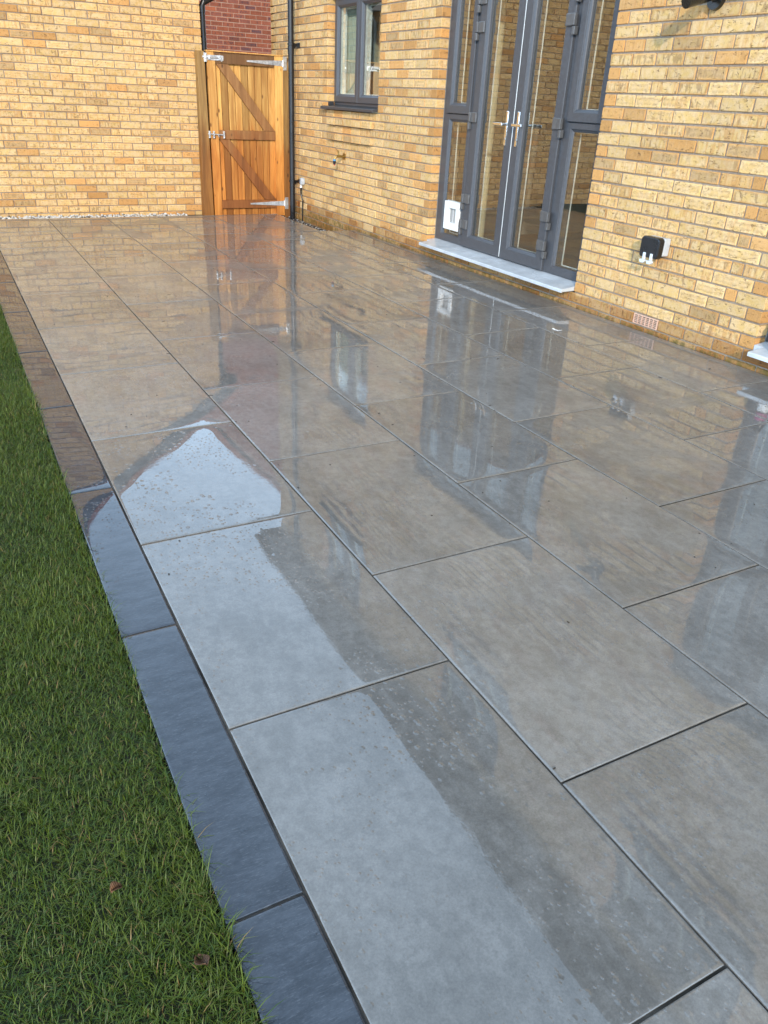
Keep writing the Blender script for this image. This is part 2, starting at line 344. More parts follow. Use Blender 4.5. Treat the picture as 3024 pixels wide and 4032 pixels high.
# projection into the picture, used only to decide which bricks are single parts (those in view) and which are joined
Rm = Euler(CROT).to_matrix()
def inview(p, pad=.04):
    q = Rm.transposed() @ (Vector(p) - CAM)
    if q.z > -.1: return None
    u = q.x / -q.z * 27.109 / 27 ; v = q.y / -q.z * 27.109 / 36
    return (-q.z) if abs(u) < .5 + pad and abs(v) < .5 + pad else None

# ------------------------------------------------------------------ bricks
BH, BD = .0655, .092
def brick_arrays(L, seed, fancy=True):
    rs = random.Random(seed); bm = bmesh.new()
    bmesh.ops.create_cube(bm, size=1)
    for v in bm.verts:
        v.co.x *= L; v.co.y = (v.co.y + .5) * BD; v.co.z *= BH
        v.co += Vector((rs.uniform(-.0015, .0015), rs.uniform(-.001, .001) if v.co.y < .01 else 0, rs.uniform(-.0013, .0013)))
    if fancy:
        bm.edges.ensure_lookup_table()
        es = [e for e in bm.edges if not all(v.co.y > BD * .5 for v in e.verts)]
        bmesh.ops.bevel(bm, geom=es, offset=.0032, segments=1, affect='EDGES')
    bmesh.ops.delete(bm, geom=[f for f in bm.faces if f.normal.y > .9], context='FACES_ONLY')
    bmesh.ops.recalc_face_normals(bm, faces=bm.faces)
    vs = [tuple(v.co) for v in bm.verts]; bm.verts.index_update(); fs = [tuple(v.index for v in f.verts) for f in bm.faces]; bm.free()
    # make sure normals point out (front face towards -y)
    uvs = []
    for f in fs:
        a, b, c = (Vector(vs[i]) for i in f[:3]); n = (b - a).cross(c - a).normalized()
        for i in f:
            x, y, z = vs[i]
            if abs(n.x) > .8: uvs.append(((y / BD) * .45 + .02, z / BH + .5))
            else: uvs.append((x / L + .5, z / BH + .5))
    return vs, fs, uvs
BV = {}
def variant(kind, k, fancy):
    key = (kind, k, fancy)
    if key not in BV: BV[key] = brick_arrays({'f': .2145, 'h': .1005}[kind], hash(kind) % 7 * 0 + (3 if kind == 'f' else 50) + k, fancy)
    return BV[key]
BM = {}
def brick_mesh(kind, k, mat, uvname='uv'):
    key = (kind, k, mat.name)
    if key not in BM:
        vs, fs, uv = variant(kind, k, True); me = bpy.data.meshes.new('brick'); me.from_pydata(vs, [], fs); me.materials.append(mat)
        l = me.uv_layers.new(name='uv'); l.data.foreach_set('uv', np.array(uv, 'f').ravel()); BM[key] = me
    return BM[key]
def lay_bricks(pieces, frame, mat, parent, limit=300, fancy_far=True, stuff_label=None):
    """pieces: (s0, s1, zc, proud, orange). frame(s, z, proud) -> point, and rotation about z"""
    fpos, rot = frame; cand = []
    rs = random.Random(11)
    items = []
    for (s0, s1, zc, proud, org) in pieces:
        L = s1 - s0; kind = 'f' if L > .15 else 'h'; base = .2145 if kind == 'f' else .1005; c = (s0 + s1) / 2
        p = fpos(c, zc, proud); dep = inview(p); k = rs.randrange(6); jit = rs.uniform(-.0012, .0012)
        items.append([p, L / base, kind, k, rs.random(), org, dep, jit])
    vis = sorted([i for i, it in enumerate(items) if it[6] is not None], key=lambda i: items[i][6])[:limit]; vset = set(vis)
    cr, sr = math.cos(rot), math.sin(rot); V = []; F = []; UV = []; C = []; off = 0
    for i, (p, sx, kind, k, r, org, dep, jit) in enumerate(items):
        outx, outy = sr, -cr       # local -y in world
        p = (p[0] + outx * jit, p[1] + outy * jit, p[2])
        if i in vset:
            o = bpy.data.objects.new('brick', brick_mesh(kind, k, mat)); o.location = p; o.rotation_euler = (rs.uniform(-.004, .004), rs.uniform(-.004, .004), rot + rs.uniform(-.004, .004))
            o.scale = (sx, 1, 1); o.color = (r, org, 0, 1); COL.objects.link(o); o.parent = parent
        else:
            vs, fs, uv = variant(kind, k, dep is not None or fancy_far)
            a = np.array(vs, 'f'); a[:, 0] *= sx
            V.append(np.stack([p[0] + a[:, 0] * cr - a[:, 1] * sr, p[1] + a[:, 0] * sr + a[:, 1] * cr, p[2] + a[:, 2]], 1))
            F += [tuple(q + off for q in f) for f in fs]; off += len(vs); UV += uv; C += [(r, org, 0, 1)] * len(fs)
    if F:
        me = bpy.data.meshes.new('brickwork'); me.from_pydata(np.concatenate(V).tolist(), [], F); me.materials.append(mat)
        l = me.uv_layers.new(name='uv'); l.data.foreach_set('uv', np.array(UV, 'f').ravel())
        at = me.attributes.new('bc', 'FLOAT_COLOR', 'FACE'); at.data.foreach_set('color', np.array(C, 'f').ravel())
        o = bpy.data.objects.new('brickwork', me); o.color = (0, 0, 0, 1); COL.objects.link(o); o.parent = parent; o['kind'] = 'stuff'
def course(s_lo, s_hi, joints, openings, zc):
    """split [s_lo, s_hi] at joints, cut out the openings, leave 10 mm joints"""
    segs = [(s_lo, s_hi)]
    for (a, b, z0, z1) in openings:
        if z0 < zc < z1:
            n = []
            for (p, q) in segs:
                if b <= p or a >= q: n.append((p, q)); continue
                if a > p: n.append((p, a))
                if b < q: n.append((b, q))
            segs = n
    out = []
    for (p, q) in segs:
        js = [p] + [j for j in joints if p + .045 < j < q - .045] + [q]
        for a, b in zip(js, js[1:]):
            lo = a + (.0048 if a != p else 0); hi = b - (.0048 if b != q else 0)
            out.append((lo, hi, a == p, b == q))
    return out
def core(mb, axis, face, back, s0, s1, z0, z1, openings, grow=.005):
    ops = [(a - grow, b + grow, c - grow, d + grow) for a, b, c, d in openings]
    ss = sorted({s0, s1, *[v for o in ops for v in o[:2] if s0 < v < s1]}); zs = sorted({z0, z1, *[v for o in ops for v in o[2:] if z0 < v < z1]})
    for a, b in zip(ss, ss[1:]):
        for c, d in zip(zs, zs[1:]):
            sm, zm = (a + b) / 2, (c + d) / 2
            if any(o[0] < sm < o[1] and o[2] < zm < o[3] for o in ops): continue
            if axis == 0: mb.box(face, back, a, b, c, d)
            else: mb.box(a, b, face, back, c, d)
    return mb

# ================================================================== ground
g = MB().box(-60, 60, -60, 80, -.6, -.16).build('ground', M['soil']); tag(g, kind='structure')
lw = MB(); NX, NY = 30, 60
for i in range(NX):
    for j in range(NY):
        x0, x1 = -9 + (8.845) * i / NX, -9 + 8.845 * (i + 1) / NX; y0, y1 = -9 + 15 * j / NY, -9 + 15 * (j + 1) / NY
        hh = lambda x, y: -.016 + .008 * math.sin(x * 3.1 + y * 2.3) * math.sin(y * 4.1 - x)
        lw.poly([(x0, y0, hh(x0, y0)), (x1, y0, hh(x1, y0)), (x1, y1, hh(x1, y1)), (x0, y1, hh(x0, y1))])
tag(lw.build('lawn_soil', M['lawn'], smooth=True, recalc=False), kind='structure')

# ================================================================== patio
W, L = .59873, .905; PH = [-.00601, .45241, .0055, .4647, .0239, .4803]
patio = MB().box(-.005, 3.625, -7, 4.07, -.15, -.0045).box(-.005, 3.20, 4.07, 5.40, -.15, -.0045).build('patio', M['grout']); tag(patio, kind='structure')
def slab(w, l, mat, name, x, y, tilt, parent, th=.02, edge=.00055):
    ds = [0, .0025, .007, .014, .026, .045, .08]
    xs = ds + [w / 2] + [w - q for q in ds[::-1]] if w > .2 else ds[:5] + [w / 2] + [w - q for q in ds[:5][::-1]]
    ys = ds + [l / 2] + [l - q for q in ds[::-1]]
    a, b = random.uniform(.4, 1.5), random.uniform(.4, 1.5); c, e = random.uniform(.4, 1.2), random.uniform(.4, 1.2)
    def hz(px, py):
        def g(dd, k): return -edge * k * math.exp(-dd / .016) - (.0009 if dd < .001 else 0)
        return g(px, a) + g(w - px, b) + g(py, c) + g(l - py, e)
    me = bpy.data.meshes.new(name); V = [(px - w / 2, py - l / 2, hz(px, py)) for py in ys for px in xs]; nx = len(xs); ny = len(ys)
    F = [(j * nx + i, j * nx + i + 1, (j + 1) * nx + i + 1, (j + 1) * nx + i) for j in range(ny - 1) for i in range(nx - 1)]
    bd = [i for i in range(nx)] + [j * nx + nx - 1 for j in range(1, ny)] + [(ny - 1) * nx + i for i in range(nx - 2, -1, -1)] + [j * nx for j in range(ny - 2, 0, -1)]
    b0 = len(V); V += [(V[i][0], V[i][1], -th) for i in bd]
    nb = len(bd); F += [(bd[(k + 1) % nb], bd[k], b0 + k, b0 + (k + 1) % nb) for k in range(nb)]
    me.from_pydata(V, [], F); me.materials.append(mat); me.polygons.foreach_set('use_smooth', [True] * ((nx - 1) * (ny - 1)) + [False] * nb)
    o = bpy.data.objects.new(name, me); COL.objects.link(o); o.location = (x, y, 0); o.rotation_euler = (tilt[0], tilt[1], 0); o.parent = parent; return o
for c in range(6):
    x0 = c * W + .0025; x1 = (c + 1) * W - .0025
    if c == 5: x1 = 3.612
    js = sorted({-(k * L + PH[c]) for k in range(-8, 9)})
    for y0, y1 in zip(js, js[1:]):
        end = 5.40 if c < 5 else 4.078
        if y0 > end - .05: continue
        y1 = min(y1, end)
        t = (random.gauss(0, .0013), random.gauss(0, .0013))
        slab(x1 - x0, y1 - y0 - .006, M['slab'], 'paving_slab', (x0 + x1) / 2, (y0 + y1) / 2, t, patio)
x0, x1 = 5 * W + .0025, 3.205     # narrow cut slabs beside the drain recess
for y0, y1 in ((4.083, 4.60), (4.605, 5.40)): slab(x1 - x0, y1 - y0, M['slab'], 'paving_slab', (x0 + x1) / 2, (y0 + y1) / 2, (0, 0), patio)
border = MB().box(-.146, -.0045, -7, 5.40, -.14, -.005).build('patio_edging', M['grout']); tag(border, kind='structure')
yb = .4545 - 8 * .905
while yb < 5.3:
    y1 = min(yb + .905, 5.40)
    slab(.146, y1 - yb - .006, M['slate'], 'edging_slab', -.0765, (yb + y1) / 2, (random.gauss(0, .001), random.gauss(0, .003)), border, .03, .0014); yb += .905

# ================================================================== house
HX = 3.63; house = thing('house', 'two storey house of yellow buff brick with grey patio doors beside the paving', 'house')
ZB, ZP = .0268, .0757
FRX = 3.715
OPEN = [(.41, 2.54, ZB + ZP * 1, ZB + ZP * 29), (-3.30, -1.17, ZB + ZP * 1, ZB + ZP * 29), (3.65, 4.88, ZB + ZP * 15, ZB + ZP * 29),
        (3.65, 4.88, ZB + ZP * 50, ZB + ZP * 65), (.45, 1.65, ZB + ZP * 50, ZB + ZP * 65), (-2.45, -1.20, ZB + ZP * 50, ZB + ZP * 65)]
mb = core(MB(), 0, HX + .0065, HX + .105, -6.2, 6.6, -.3, 5.22, OPEN, .006)
mb.box(HX + .0065, 11, 6.5, 6.6, -.3, 5.22); mb.box(HX + .0065, 11, -6.2, -6.1, -.3, 5.22); mb.build('wall', M['mortar'], house)
AIRB = [(-.44, -.212, 0), (3.655, 3.88, 0), (5.46, 5.68, 0)]
P = []
for n in range(-3, 68):
    z0 = ZB + ZP * n; zc = z0 + ZP / 2
    odd = n % 2
    jr = [(-.548 if odd else -.660) + .2245 * k for k in range(-26, 15)]; jl = [(2.638 if odd else 2.737) + .2165 * k for k in range(0, 20)]
    js = [j for j in jr if j < 2.45] + jl
    for (a, b, c, dd) in OPEN:
        if c - .001 < zc < dd + .001:
            for e, sg in ((a, -1), (b, 1)):
                h = e + sg * (.108 if odd else .20)
                js = [j for j in js if abs(j - h) > .085 and not (min(e, h) < j < max(e, h))] + [h]
    js.sort()
    ab = [(a, b, z0, z0 + ZP) for (a, b, m) in AIRB if m == n]
    for (lo, hi, st, en) in course(-6.2, 6.6, js, OPEN + [(a - .0, b + .0, z0, z0 + ZP) for (a, b, m) in AIRB if m == n], zc):
        if hi - lo < .02: continue
        mid = (lo + hi) / 2; proud = 0
        for base in (15, 50):
            for (a, b, c, dd) in OPEN[2:]:
                if abs(c - (ZB + ZP * base)) < .01 and n in (base - 2, base - 4) and a + .0 < mid < b + .03: proud = .040
        hdr = hi - lo < .13
        org = (random.random() < .75) * 1.0 if hdr else (.75 if random.random() < .045 else 0.)
        P.append((lo, hi, zc, proud, org))
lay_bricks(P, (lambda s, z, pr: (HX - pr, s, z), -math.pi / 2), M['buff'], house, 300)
# lead-in bricks under each cill overhang get their own shadow from the geometry above

def air_brick(y0, y1, n, mat, cols, rows, slats):
    z0 = ZB + ZP * n + .006; z1 = z0 + .065; o = MB()
    a, b = y0 + .006, y1 - .006
    o.ring(a, b, z0, z1, [(0, HX + .03), (0, HX - .003), (.0055, HX - .004), (.0055, HX + .02)])
    iw = (b - a - .011) / cols; ih = (z1 - z0 - .011) / rows
    for i in range(1, cols): o.box(HX - .003, HX + .02, a + .0055 + iw * i - .0018, a + .0055 + iw * i + .0018, z0 + .004, z1 - .004)
    for j in range(1, rows): o.box(HX - .0025, HX + .019, a + .004, b - .004, z0 + .0055 + ih * j - .0018, z0 + .0055 + ih * j + .0018)
    p = o.build('air_brick', mat, house)
    MB().box(HX + .021, HX + .025, a + .002, b - .002, z0 + .002, z1 - .002).build('back_plate', M['void'], p)
air_brick(-.44, -.212, 0, M['terra'], 6, 5, True); air_brick(3.655, 3.88, 0, M['buffair'], 7, 5, True); air_brick(5.46, 5.68, 0, M['buffair'], 7, 5, True)

def strip_inner(o, y0, y1, z0, z1, x=3.765):
    """white interior bead seen through the pane"""
    q = MB(); q.ring(y0 - .004, y1 + .004, z0 - .004, z1 + .004, [(0, 3.742), (0, x + .04), (.009, x + .04), (.009, x + .03), (.0, x + .028)])
    return q
def pane(y0, y1, z0, z1, parent, x=3.735, white=False):
    p = MB().box(x, x + .0035, y0 - .006, y1 + .006, z0 - .006, z1 + .006).build('pane', M['glass'], parent)
    MB().ring(y0 - .003, y1 + .003, z0 - .003, z1 + .003, [(0, x + .006), (0, x + .062)]).build('inner_reveal', M['innerw'] if white else M['upvc'], parent)
    wb = .012 if white else .0075
    MB().ring(y0 - .003, y1 + .003, z0 - .003, z1 + .003, [(0, x + .063), (wb, x + .063), (wb, x + .070), (0, x + .070)]).build('inner_bead', M['innerw'], parent)
    return p
def sash(name, y0, y1, z0, z1, wd, front, parent, back=3.735):
    """mitred frame: flat face, rounded shoulder, sloping bead down to the glass"""
    o = MB().ring(y0, y1, z0, z1, [(0, FRX + .03), (0, front + .004), (.004, front), (wd - .022, front), (wd - .018, front + .003), (wd - .016, front + .008), (wd - .004, front + .016), (wd, front + .022), (wd, back + .002)])
    ob = o.build(name, M['upvc'], parent, recalc=False); smooth_by_angle(ob, 30); return ob
def hinge(parent, y, z, sg, front):
    """flag hinge: flat leaf on the door, knuckle block on the frame"""
    ya, yb_ = sorted((y, y - sg * .078))
    MB().box(front - .016, front + .001, ya, yb_, z - .038, z + .038).box(front - .026, front - .0, *sorted((y - sg * .004, y + sg * .026)), z - .036, z + .036).box(front - .022, front + .012, *sorted((y + sg * .006, y + sg * .034)), z - .092, z - .040).build('hinge', M['hinge'], parent, bevel=.004)
def handle(parent, y, front, sg):
    o = MB().box(front - .009, front + .001, y - .0145, y + .0145, 1.005, 1.252); o.tube([(front - .004, y, 1.158), (front - .052, y, 1.158)], .009, 14)
    h = MB(); h.box(front - .062, front - .048, *sorted((y - sg * .012, y + sg * .115)), 1.147, 1.169)
    a = o.build('handle_plate', M['chrome'], parent, bevel=.004)
    h.build('handle', M['chrome'], parent, bevel=.005)
    MB().tube([(front - .012, y, 1.055), (front + .001, y, 1.055)], .0085, 14).build('lock', M['steel'], parent)
def patio_doors(oy, catflap):
    """oy: shift along y from the first door set. Everything is part of the house"""
    y0, y1 = .41 + oy, 2.54 + oy; zt = ZB + ZP * 29; Y = lambda v: v + oy
    fr = MB(); fr.ring(y0 + .004, y1 - .004, .150, zt - .004, [(0, FRX + .05), (0, FRX + .004), (.004, FRX), (.060, FRX), (.064, FRX + .006), (.064, FRX + .05)])
    fr.box(FRX + .001, FRX + .05, Y(2.052), Y(2.112), .20, zt - .05).box(FRX + .001, FRX + .05, Y(.838), Y(.898), .20, zt - .05)
    ob = fr.build('door_frame', M['upvc'], house, bevel=.002)
    MB().box(FRX - .002, FRX + .01, y0 - .004, y0 + .006, .15, zt).build('sealant', M['sealant'], ob); MB().box(FRX - .002, FRX + .01, y1 - .006, y1 + .003, .15, zt).build('sealant', M['sealant'], ob)
    # sidelights: two panes each
    for (a, b, ua, ub) in ((2.105, 2.482, 2.105, 2.482), (.468, .845, .468, .845)):
        wl = sash('window', Y(a), Y(b), .155, 1.205, .062, FRX - .001, house); pane(Y(a) + .062, Y(b) - .062, .217, 1.143, wl)
        wu = sash('window', Y(ua), Y(ub), 1.208, zt - .03, .082, FRX - .016, house); pane(Y(ua) + .082, Y(ub) - .082, 1.290, zt - .112, wu)
        if catflap and a > 2:
            cf = MB(); cf.ring(Y(2.132), Y(2.378), .262, .502, [(0, 3.738), (0, 3.700), (.004, 3.694), (.052, 3.694), (.056, 3.700), (.060, 3.728)])
            c = cf.build('cat_flap', M['white'], wl, bevel=.0015)
            f = MB(); pts = [(Y(2.19) + .13 * i / 8, .318 - .014 * math.sin(math.pi * i / 8)) for i in range(9)]
            pts = pts + [(Y(2.32), .445), (Y(2.19), .445)]
            for i_ in range(1): f.prism(pts, 0, 3.724, 3.729)
            f.build('flap', M['plaster'], wl)
            MB().box(3.712, 3.724, Y(2.2535), Y(2.2585), .322, .44).box(3.708, 3.724, Y(2.245), Y(2.267), .316, .332).build('flap_rib', M['greyp'], wl)
            q = MB().ring(Y(2.126), Y(2.384), .256, .508, [(0, 3.731), (0, 3.7365), (.03, 3.7365)]).build('gasket', M['greyp'], wl)
    front = 3.694
    for (a, b, sg) in ((1.474, 2.052, 1), (.898, 1.466, -1)):
        dr = sash('door', Y(a), Y(b), .158, zt - .035, .106, front, house); pane(Y(a) + .106, Y(b) - .106, .264 - .016, zt - .14, dr)
        hy = Y(b) if sg > 0 else Y(a)
        for hz in (2.02, 1.83, 1.19, .555, .345): hinge(dr, hy, hz, sg, front)
        handle(dr, Y(1.548) if sg > 0 else Y(1.402), front, sg)
    MB().box(front + .003, front + .03, Y(1.4665), Y(1.4735), .165, zt - .04).build('weather_strip', M['innerw'], house)
    # projecting pale sill, sloping, with a chamfered end
    ya, yb2 = y0 + .002, y1 - .06
    MB().prism([(3.508, .102), (3.508, .122), (3.513, .1265), (3.6285, .139), (3.6285, .109), (3.52, .106), (3.52, .102)], 1, ya - .004, yb2).build('door_sill', M['sillgrey'], house, bevel=.003)
    MB().prism([(3.629, .139), (3.722, .150), (3.722, .120), (3.629, .109)], 1, ya, y1 - .004).build('sill_upstand', M['sillgrey'], house)
patio_doors(0, True); patio_doors(-3.71, False)

def casement(y0, y1, z0, z1, deep=True):
    z0s = z0 + .045
    fr = MB().ring(y0 + .004, y1 - .004, z0s, z1 - .004, [(0, FRX + .05), (0, FRX + .006), (.004, FRX + .002), (.045, FRX + .002), (.048, FRX + .01), (.048, FRX + .05)])
    ym = (y0 + y1) / 2; fr.box(FRX + .003, FRX + .05, ym - .03, ym + .03, z0s + .01, z1 - .02).box(FRX + .004, FRX + .05, y0 + .006, y1 - .006, z0 + .02, z0s)
    f = fr.build('window_frame', M['upvc'], house, bevel=.002)
    for a, b in ((ym + .002, y1 - .036), (y0 + .036, ym - .002)):
        s = sash('window', a, b, z0s + .032, z1 - .03, .078, FRX - .016, house); pane(a + .078, b - .078, z0s + .110, z1 - .108, s, 3.735, True)
    sp = [(3.575, z0 + .002), (3.575, z0 + .026), (3.582, z0 + .030), (3.72, z0 + .044), (3.72, z0 + .016), (3.63, z0 + .008), (3.585, z0 + .002)]
    q = MB().prism(sp, 1, y0 + .004, y1 + .0); q.prism([(3.575, z0 + .002), (3.575, z0 + .026), (3.582, z0 + .030), (3.628, z0 + .035), (3.628, z0 + .01)], 1, y1 + .0005, y1 + .06)
    q.build('window_sill', M['upvcd'], house, bevel=.0015)
    MB().box(3.64, 3.70, y1 - .035, y1 - .006, z0 + .04, z0 + .078).build('sill_cap', M['rubber'], house, bevel=.004)
for (a, b, c, dd) in OPEN[2:]: casement(a, b, c, dd)
# inner leaf, rooms behind the glass
core(MB(), 0, 3.80, 3.90, -6.1, 6.5, 0, 5.2, OPEN, .03).build('inner_wall', M['innerwall'], house)
MB().box(3.90, 8.5, -6.1, 6.5, .02, .08).build('inner_floor', M['floorb'], house)
MB().box(3.90, 8.5, -6.1, 6.5, 2.40, 2.50).box(3.90, 8.5, -6.1, 6.5, 5.12, 5.2).build('inner_ceiling', M['plaster'], house)
MB().box(8.4, 8.5, -6.1, 6.5, .08, 5.12).box(3.90, 8.4, 2.95, 3.05, .08, 2.4).box(3.90, 8.4, -1.1, -1.0, .08, 2.4).box(3.9, 8.4, 2.9, 3.0, 2.5, 5.12).box(3.9, 8.4, -.5, -.4, 2.5, 5.12).build('partition', M['plaster'], house)
# furniture glimpsed through the glass
t = thing('kitchen_cabinet', 'sage green kitchen cabinet glimpsed through the small casement window', 'cabinet')
MB().box(4.01, 4.6, 4.70, 6.2, .08, 2.25).build('carcass', M['sage'], t, bevel=.004)
for i in range(3): MB().box(3.985, 4.008, 4.71 + i * .30, 4.995 + i * .30, .15, 2.2).box(3.978, 3.984, 4.76 + i * .30, 4.95 + i * .30, .25, 2.1).build('door', M['sage'], t, bevel=.003)
t = thing('curtain', 'cream curtain hanging behind the narrow pane with the cat flap', 'curtain')
cu = MB(); N = 60
pts = [(3.99 + .022 * math.sin(i * .9), 2.16 + .34 * i / N) for i in range(N + 1)]
cu.prism(pts + [(x + .006, y) for x, y in pts[::-1]], 2, .12, 2.35); smooth_by_angle(cu.build('cloth', M['curtain'], t), 60)
MB().tube([(4.0, 2.0, 2.36), (4.0, 2.6, 2.36)], .012, 10).build('rail', M['steel'], t)
t = thing('curtain', 'sage green curtain hanging inside the small casement window', 'curtain')
cu = MB(); pts = [(3.832 + .016 * math.sin(i * 1.1), 4.56 + .32 * i / 50) for i in range(51)]
cu.prism(pts + [(x + .005, y) for x, y in pts[::-1]], 2, 1.24, 2.2); smooth_by_angle(cu.build('cloth', M['sagecloth'], t), 60)
t = thing('dining_chair', 'chrome framed chair standing behind the right-hand glass', 'chair')
ch = MB()
for yy in (.95, 1.33): ch.tube([(5.05, yy, .08), (5.0, yy, .5), (5.05, yy, .98)], .011, 8); ch.tube([(4.6, yy, .08), (4.6, yy, .52)], .011, 8)
ch.tube([(5.05, .95, .98), (5.05, 1.0, 1.02), (5.05, 1.28, 1.02), (5.05, 1.33, .98)], .011, 8); ch.build('chair_frame', M['chrome'], t)
MB().box(4.58, 5.03, .95, 1.33, .50, .545).build('seat', M['white'], t, bevel=.01); MB().box(5.03, 5.06, .97, 1.31, .72, .95).build('backrest', M['white'], t, bevel=.01)
t = thing('fridge', 'white kitchen appliance glimpsed through the upper right pane of the doors', 'appliance')
MB().box(6.2, 6.8, 1.5, 2.15, .08, 1.95).build('body', M['white'], t, bevel=.01); MB().box(6.17, 6.198, 1.51, 2.14, .1, 1.2).build('door', M['white'], t, bevel=.006); MB().tube([(6.15, 1.56, .8), (6.15, 1.56, 1.15)], .01, 8).build('handle', M['steel'], t)

# eaves and roof of the house
MB().box(3.36, 3.70, -6.4, 6.8, 5.18, 5.20).build('soffit', M['upvcd'], house)
MB().box(3.335, 3.36, -6.4, 6.8, 5.13, 5.36).build('fascia', M['upvcd'], house)
gp = [(3.28 + .055 * math.cos(a), 5.33 + .055 * math.sin(a)) for a in [math.pi + math.pi * k / 8 for k in range(9)]]
gp2 = [(3.28 + .05 * math.cos(a), 5.33 + .05 * math.sin(a)) for a in [math.pi + math.pi * k / 8 for k in range(9)]]
MB().prism(gp + gp2[::-1], 1, -6.4, 6.8).build('gutter', M['blackp'], house)
MB().prism([(3.27, 5.36), (3.27, 5.40), (7.2, 8.0), (11.3, 5.40), (11.3, 5.36), (7.2, 7.95)], 1, -6.4, 6.8).build('roof', M['rooftile'], house)

# ================================================================== garage with a gable towards the patio
GY = 6.08; GX1 = 2.593; GB, GP, GW = -.039, .0746, .2274
garage = thing('garage', 'garage wall of sunlit yellow brick behind the paving, with a gable and black downpipe', 'garage')
EAVE = 2.36; SL = .70; RX = -.55
def vz(x): return EAVE + .02 + SL * min(GX1 + .02 - x, (x - (2 * RX - GX1)) + .02)
gx0 = 2 * RX - GX1
mbg = MB().prism([(gx0, -.4), (GX1 - .004, -.4), (GX1 - .004, EAVE), (RX, vz(RX)), (gx0, EAVE)], 1, GY + .0065, GY + .14)
mbg.box(GX1 - .13, GX1 - .004, GY + .14, GY + 6, -.4, EAVE).build('wall', M['mortar'], garage)
P = []
for n in range(-2, 64):
    z0 = GB + GP * n; zc = z0 + GP / 2
    js = [(.2345 if n % 2 == 0 else .346) + GW * k for k in range(-30, 16)]
    if z0 > vz(RX): break
    for (lo, hi, st, en) in course(gx0, GX1, js, [], zc):
        if hi - lo < .02: continue
        m = (lo + hi) / 2
        if zc + .03 > min(vz(lo), vz(hi)) - .03 and zc > EAVE - .1: 
            if zc > vz(m) - .02: continue
        P.append((lo, hi, zc, 0, 1. if (en and n % 2 and False) or random.random() < .03 else 0.))
lay_bricks(P, (lambda s, z, pr: (s, GY - pr, z), 0.0), M['buff'], garage, 300)
# side wall bricks of the passage
P = []
for n in range(-2, 32):
    z0 = GB + GP * n; zc = z0 + GP / 2; js = [GY + (.09 if n % 2 else .2) + GW * k for k in range(0, 26)]
    for (lo, hi, st, en) in course(GY + .1, GY + 5.5, js, [], zc):
        if hi - lo > .02: P.append((lo, hi, zc, 0, 0.))
lay_bricks(P, (lambda s, z, pr: (GX1, s, z), math.pi / 2), M['buff'], garage, 300)
# verge: box-end, bargeboard and the red tile edge above it
for sg in (1, -1):
    xe = GX1 + .17 if sg > 0 else gx0 - .17; X = lambda v: v if sg > 0 else 2 * RX - v
    z_ = lambda x, dz: (X(x), EAVE - .10 + SL * (GX1 + .17 - x) + dz)
    MB().prism([z_(GX1 + .17, -.02), z_(GX1 + .17, .16), z_(RX, .16), z_(RX, -.02)], 1, GY - .045, GY - .02).build('verge_board', M['upvcd'], garage)
    MB().prism([z_(GX1 + .2, .155), z_(GX1 + .2, .235), z_(RX, .235), z_(RX, .155)], 1, GY - .075, GY - .0).build('verge_tile', M['tile'], garage)
    MB().prism([z_(GX1 + .2, .17), z_(GX1 + .2, .23), z_(RX, .23), z_(RX, .17)], 1, GY, GY + 6).build('roof', M['tile'], garage)
MB().box(GX1 + .002, GX1 + .17, GY - .02, GY + 6, 2.245, 2.262).box(GX1 + .145, GX1 + .17, GY - .045, GY + 6, 2.262, 2.42).box(GX1 - .02, GX1 + .145, GY - .045, GY - .022, 2.25, 2.42).build('soffit', M['upvcd'], garage)
gp = [(GX1 + .225 + .055 * math.cos(a), 2.40 + .055 * math.sin(a)) for a in [math.pi + math.pi * k / 8 for k in range(9)]]; gp2 = [(GX1 + .225 + .049 * math.cos(a), 2.40 + .049 * math.sin(a)) for a in [math.pi + math.pi * k / 8 for k in range(9)]]
MB().prism(gp + gp2[::-1], 1, GY - .07, GY + 6).build('gutter', M['blackp'], garage)
yp = GY + .07
MB().tube([(GX1 + .225, yp, 2.36), (GX1 + .225, yp, 2.27), (GX1 + .21, yp, 2.235), (GX1 + .07, yp, 2.165), (GX1 + .045, yp, 2.12), (GX1 + .042, yp, -.1)], .034, 16).tube([(GX1 + .225, yp, 2.30), (GX1 + .225, yp, 2.25)], .040, 16).tube([(GX1 + .045, yp, 2.13), (GX1 + .043, yp, 2.06)], .040, 16).build('downpipe', M['blackp'], garage, smooth=False)

# ================================================================== red brick house beyond the passage
RY = 12.7; red = thing('red_brick_house', 'red brick house with dark flecked bricks seen above the timber gate', 'house')
rx0, rx1 = 4.05, 11.0; RE = 5.3; RR = (rx0 + rx1) / 2
rz = lambda x: RE + 1.15 * min(x - rx0, rx1 - x)
MB().prism([(rx0, -.3), (rx1, -.3), (rx1, RE), (RR, rz(RR)), (rx0, RE)], 1, RY + .0045, RY + .3).build('wall', M['redmortar'], red)
P = []
for n in range(0, 125):
    z0 = .02 + .0757 * n; zc = z0 + .038
    if z0 > rz(RR): break
    js = [rx0 + (.225 if n % 2 else .112) + .225 * k for k in range(0, 32)]
    for (lo, hi, st, en) in course(rx0, rx1, js, [], zc):
        if hi - lo < .02 or zc > rz((lo + hi) / 2) - .03: continue
        P.append((lo, hi, zc, 0, 0.))
lay_bricks(P, (lambda s, z, pr: (s, RY - pr, z), 0.0), M['redbrick'], red, 300, False)
MB().prism([(rx0 - .2, RE - .1), (rx0 - .2, RE + .08), (RR, rz(RR) + .35), (RR, rz(RR) + .14)], 1, RY - .06, RY + 8).prism([(rx1 + .2, RE - .1), (rx1 + .2, RE + .08), (RR, rz(RR) + .35), (RR, rz(RR) + .14)], 1, RY - .06, RY + 8).build('roof', M['tile'], red)
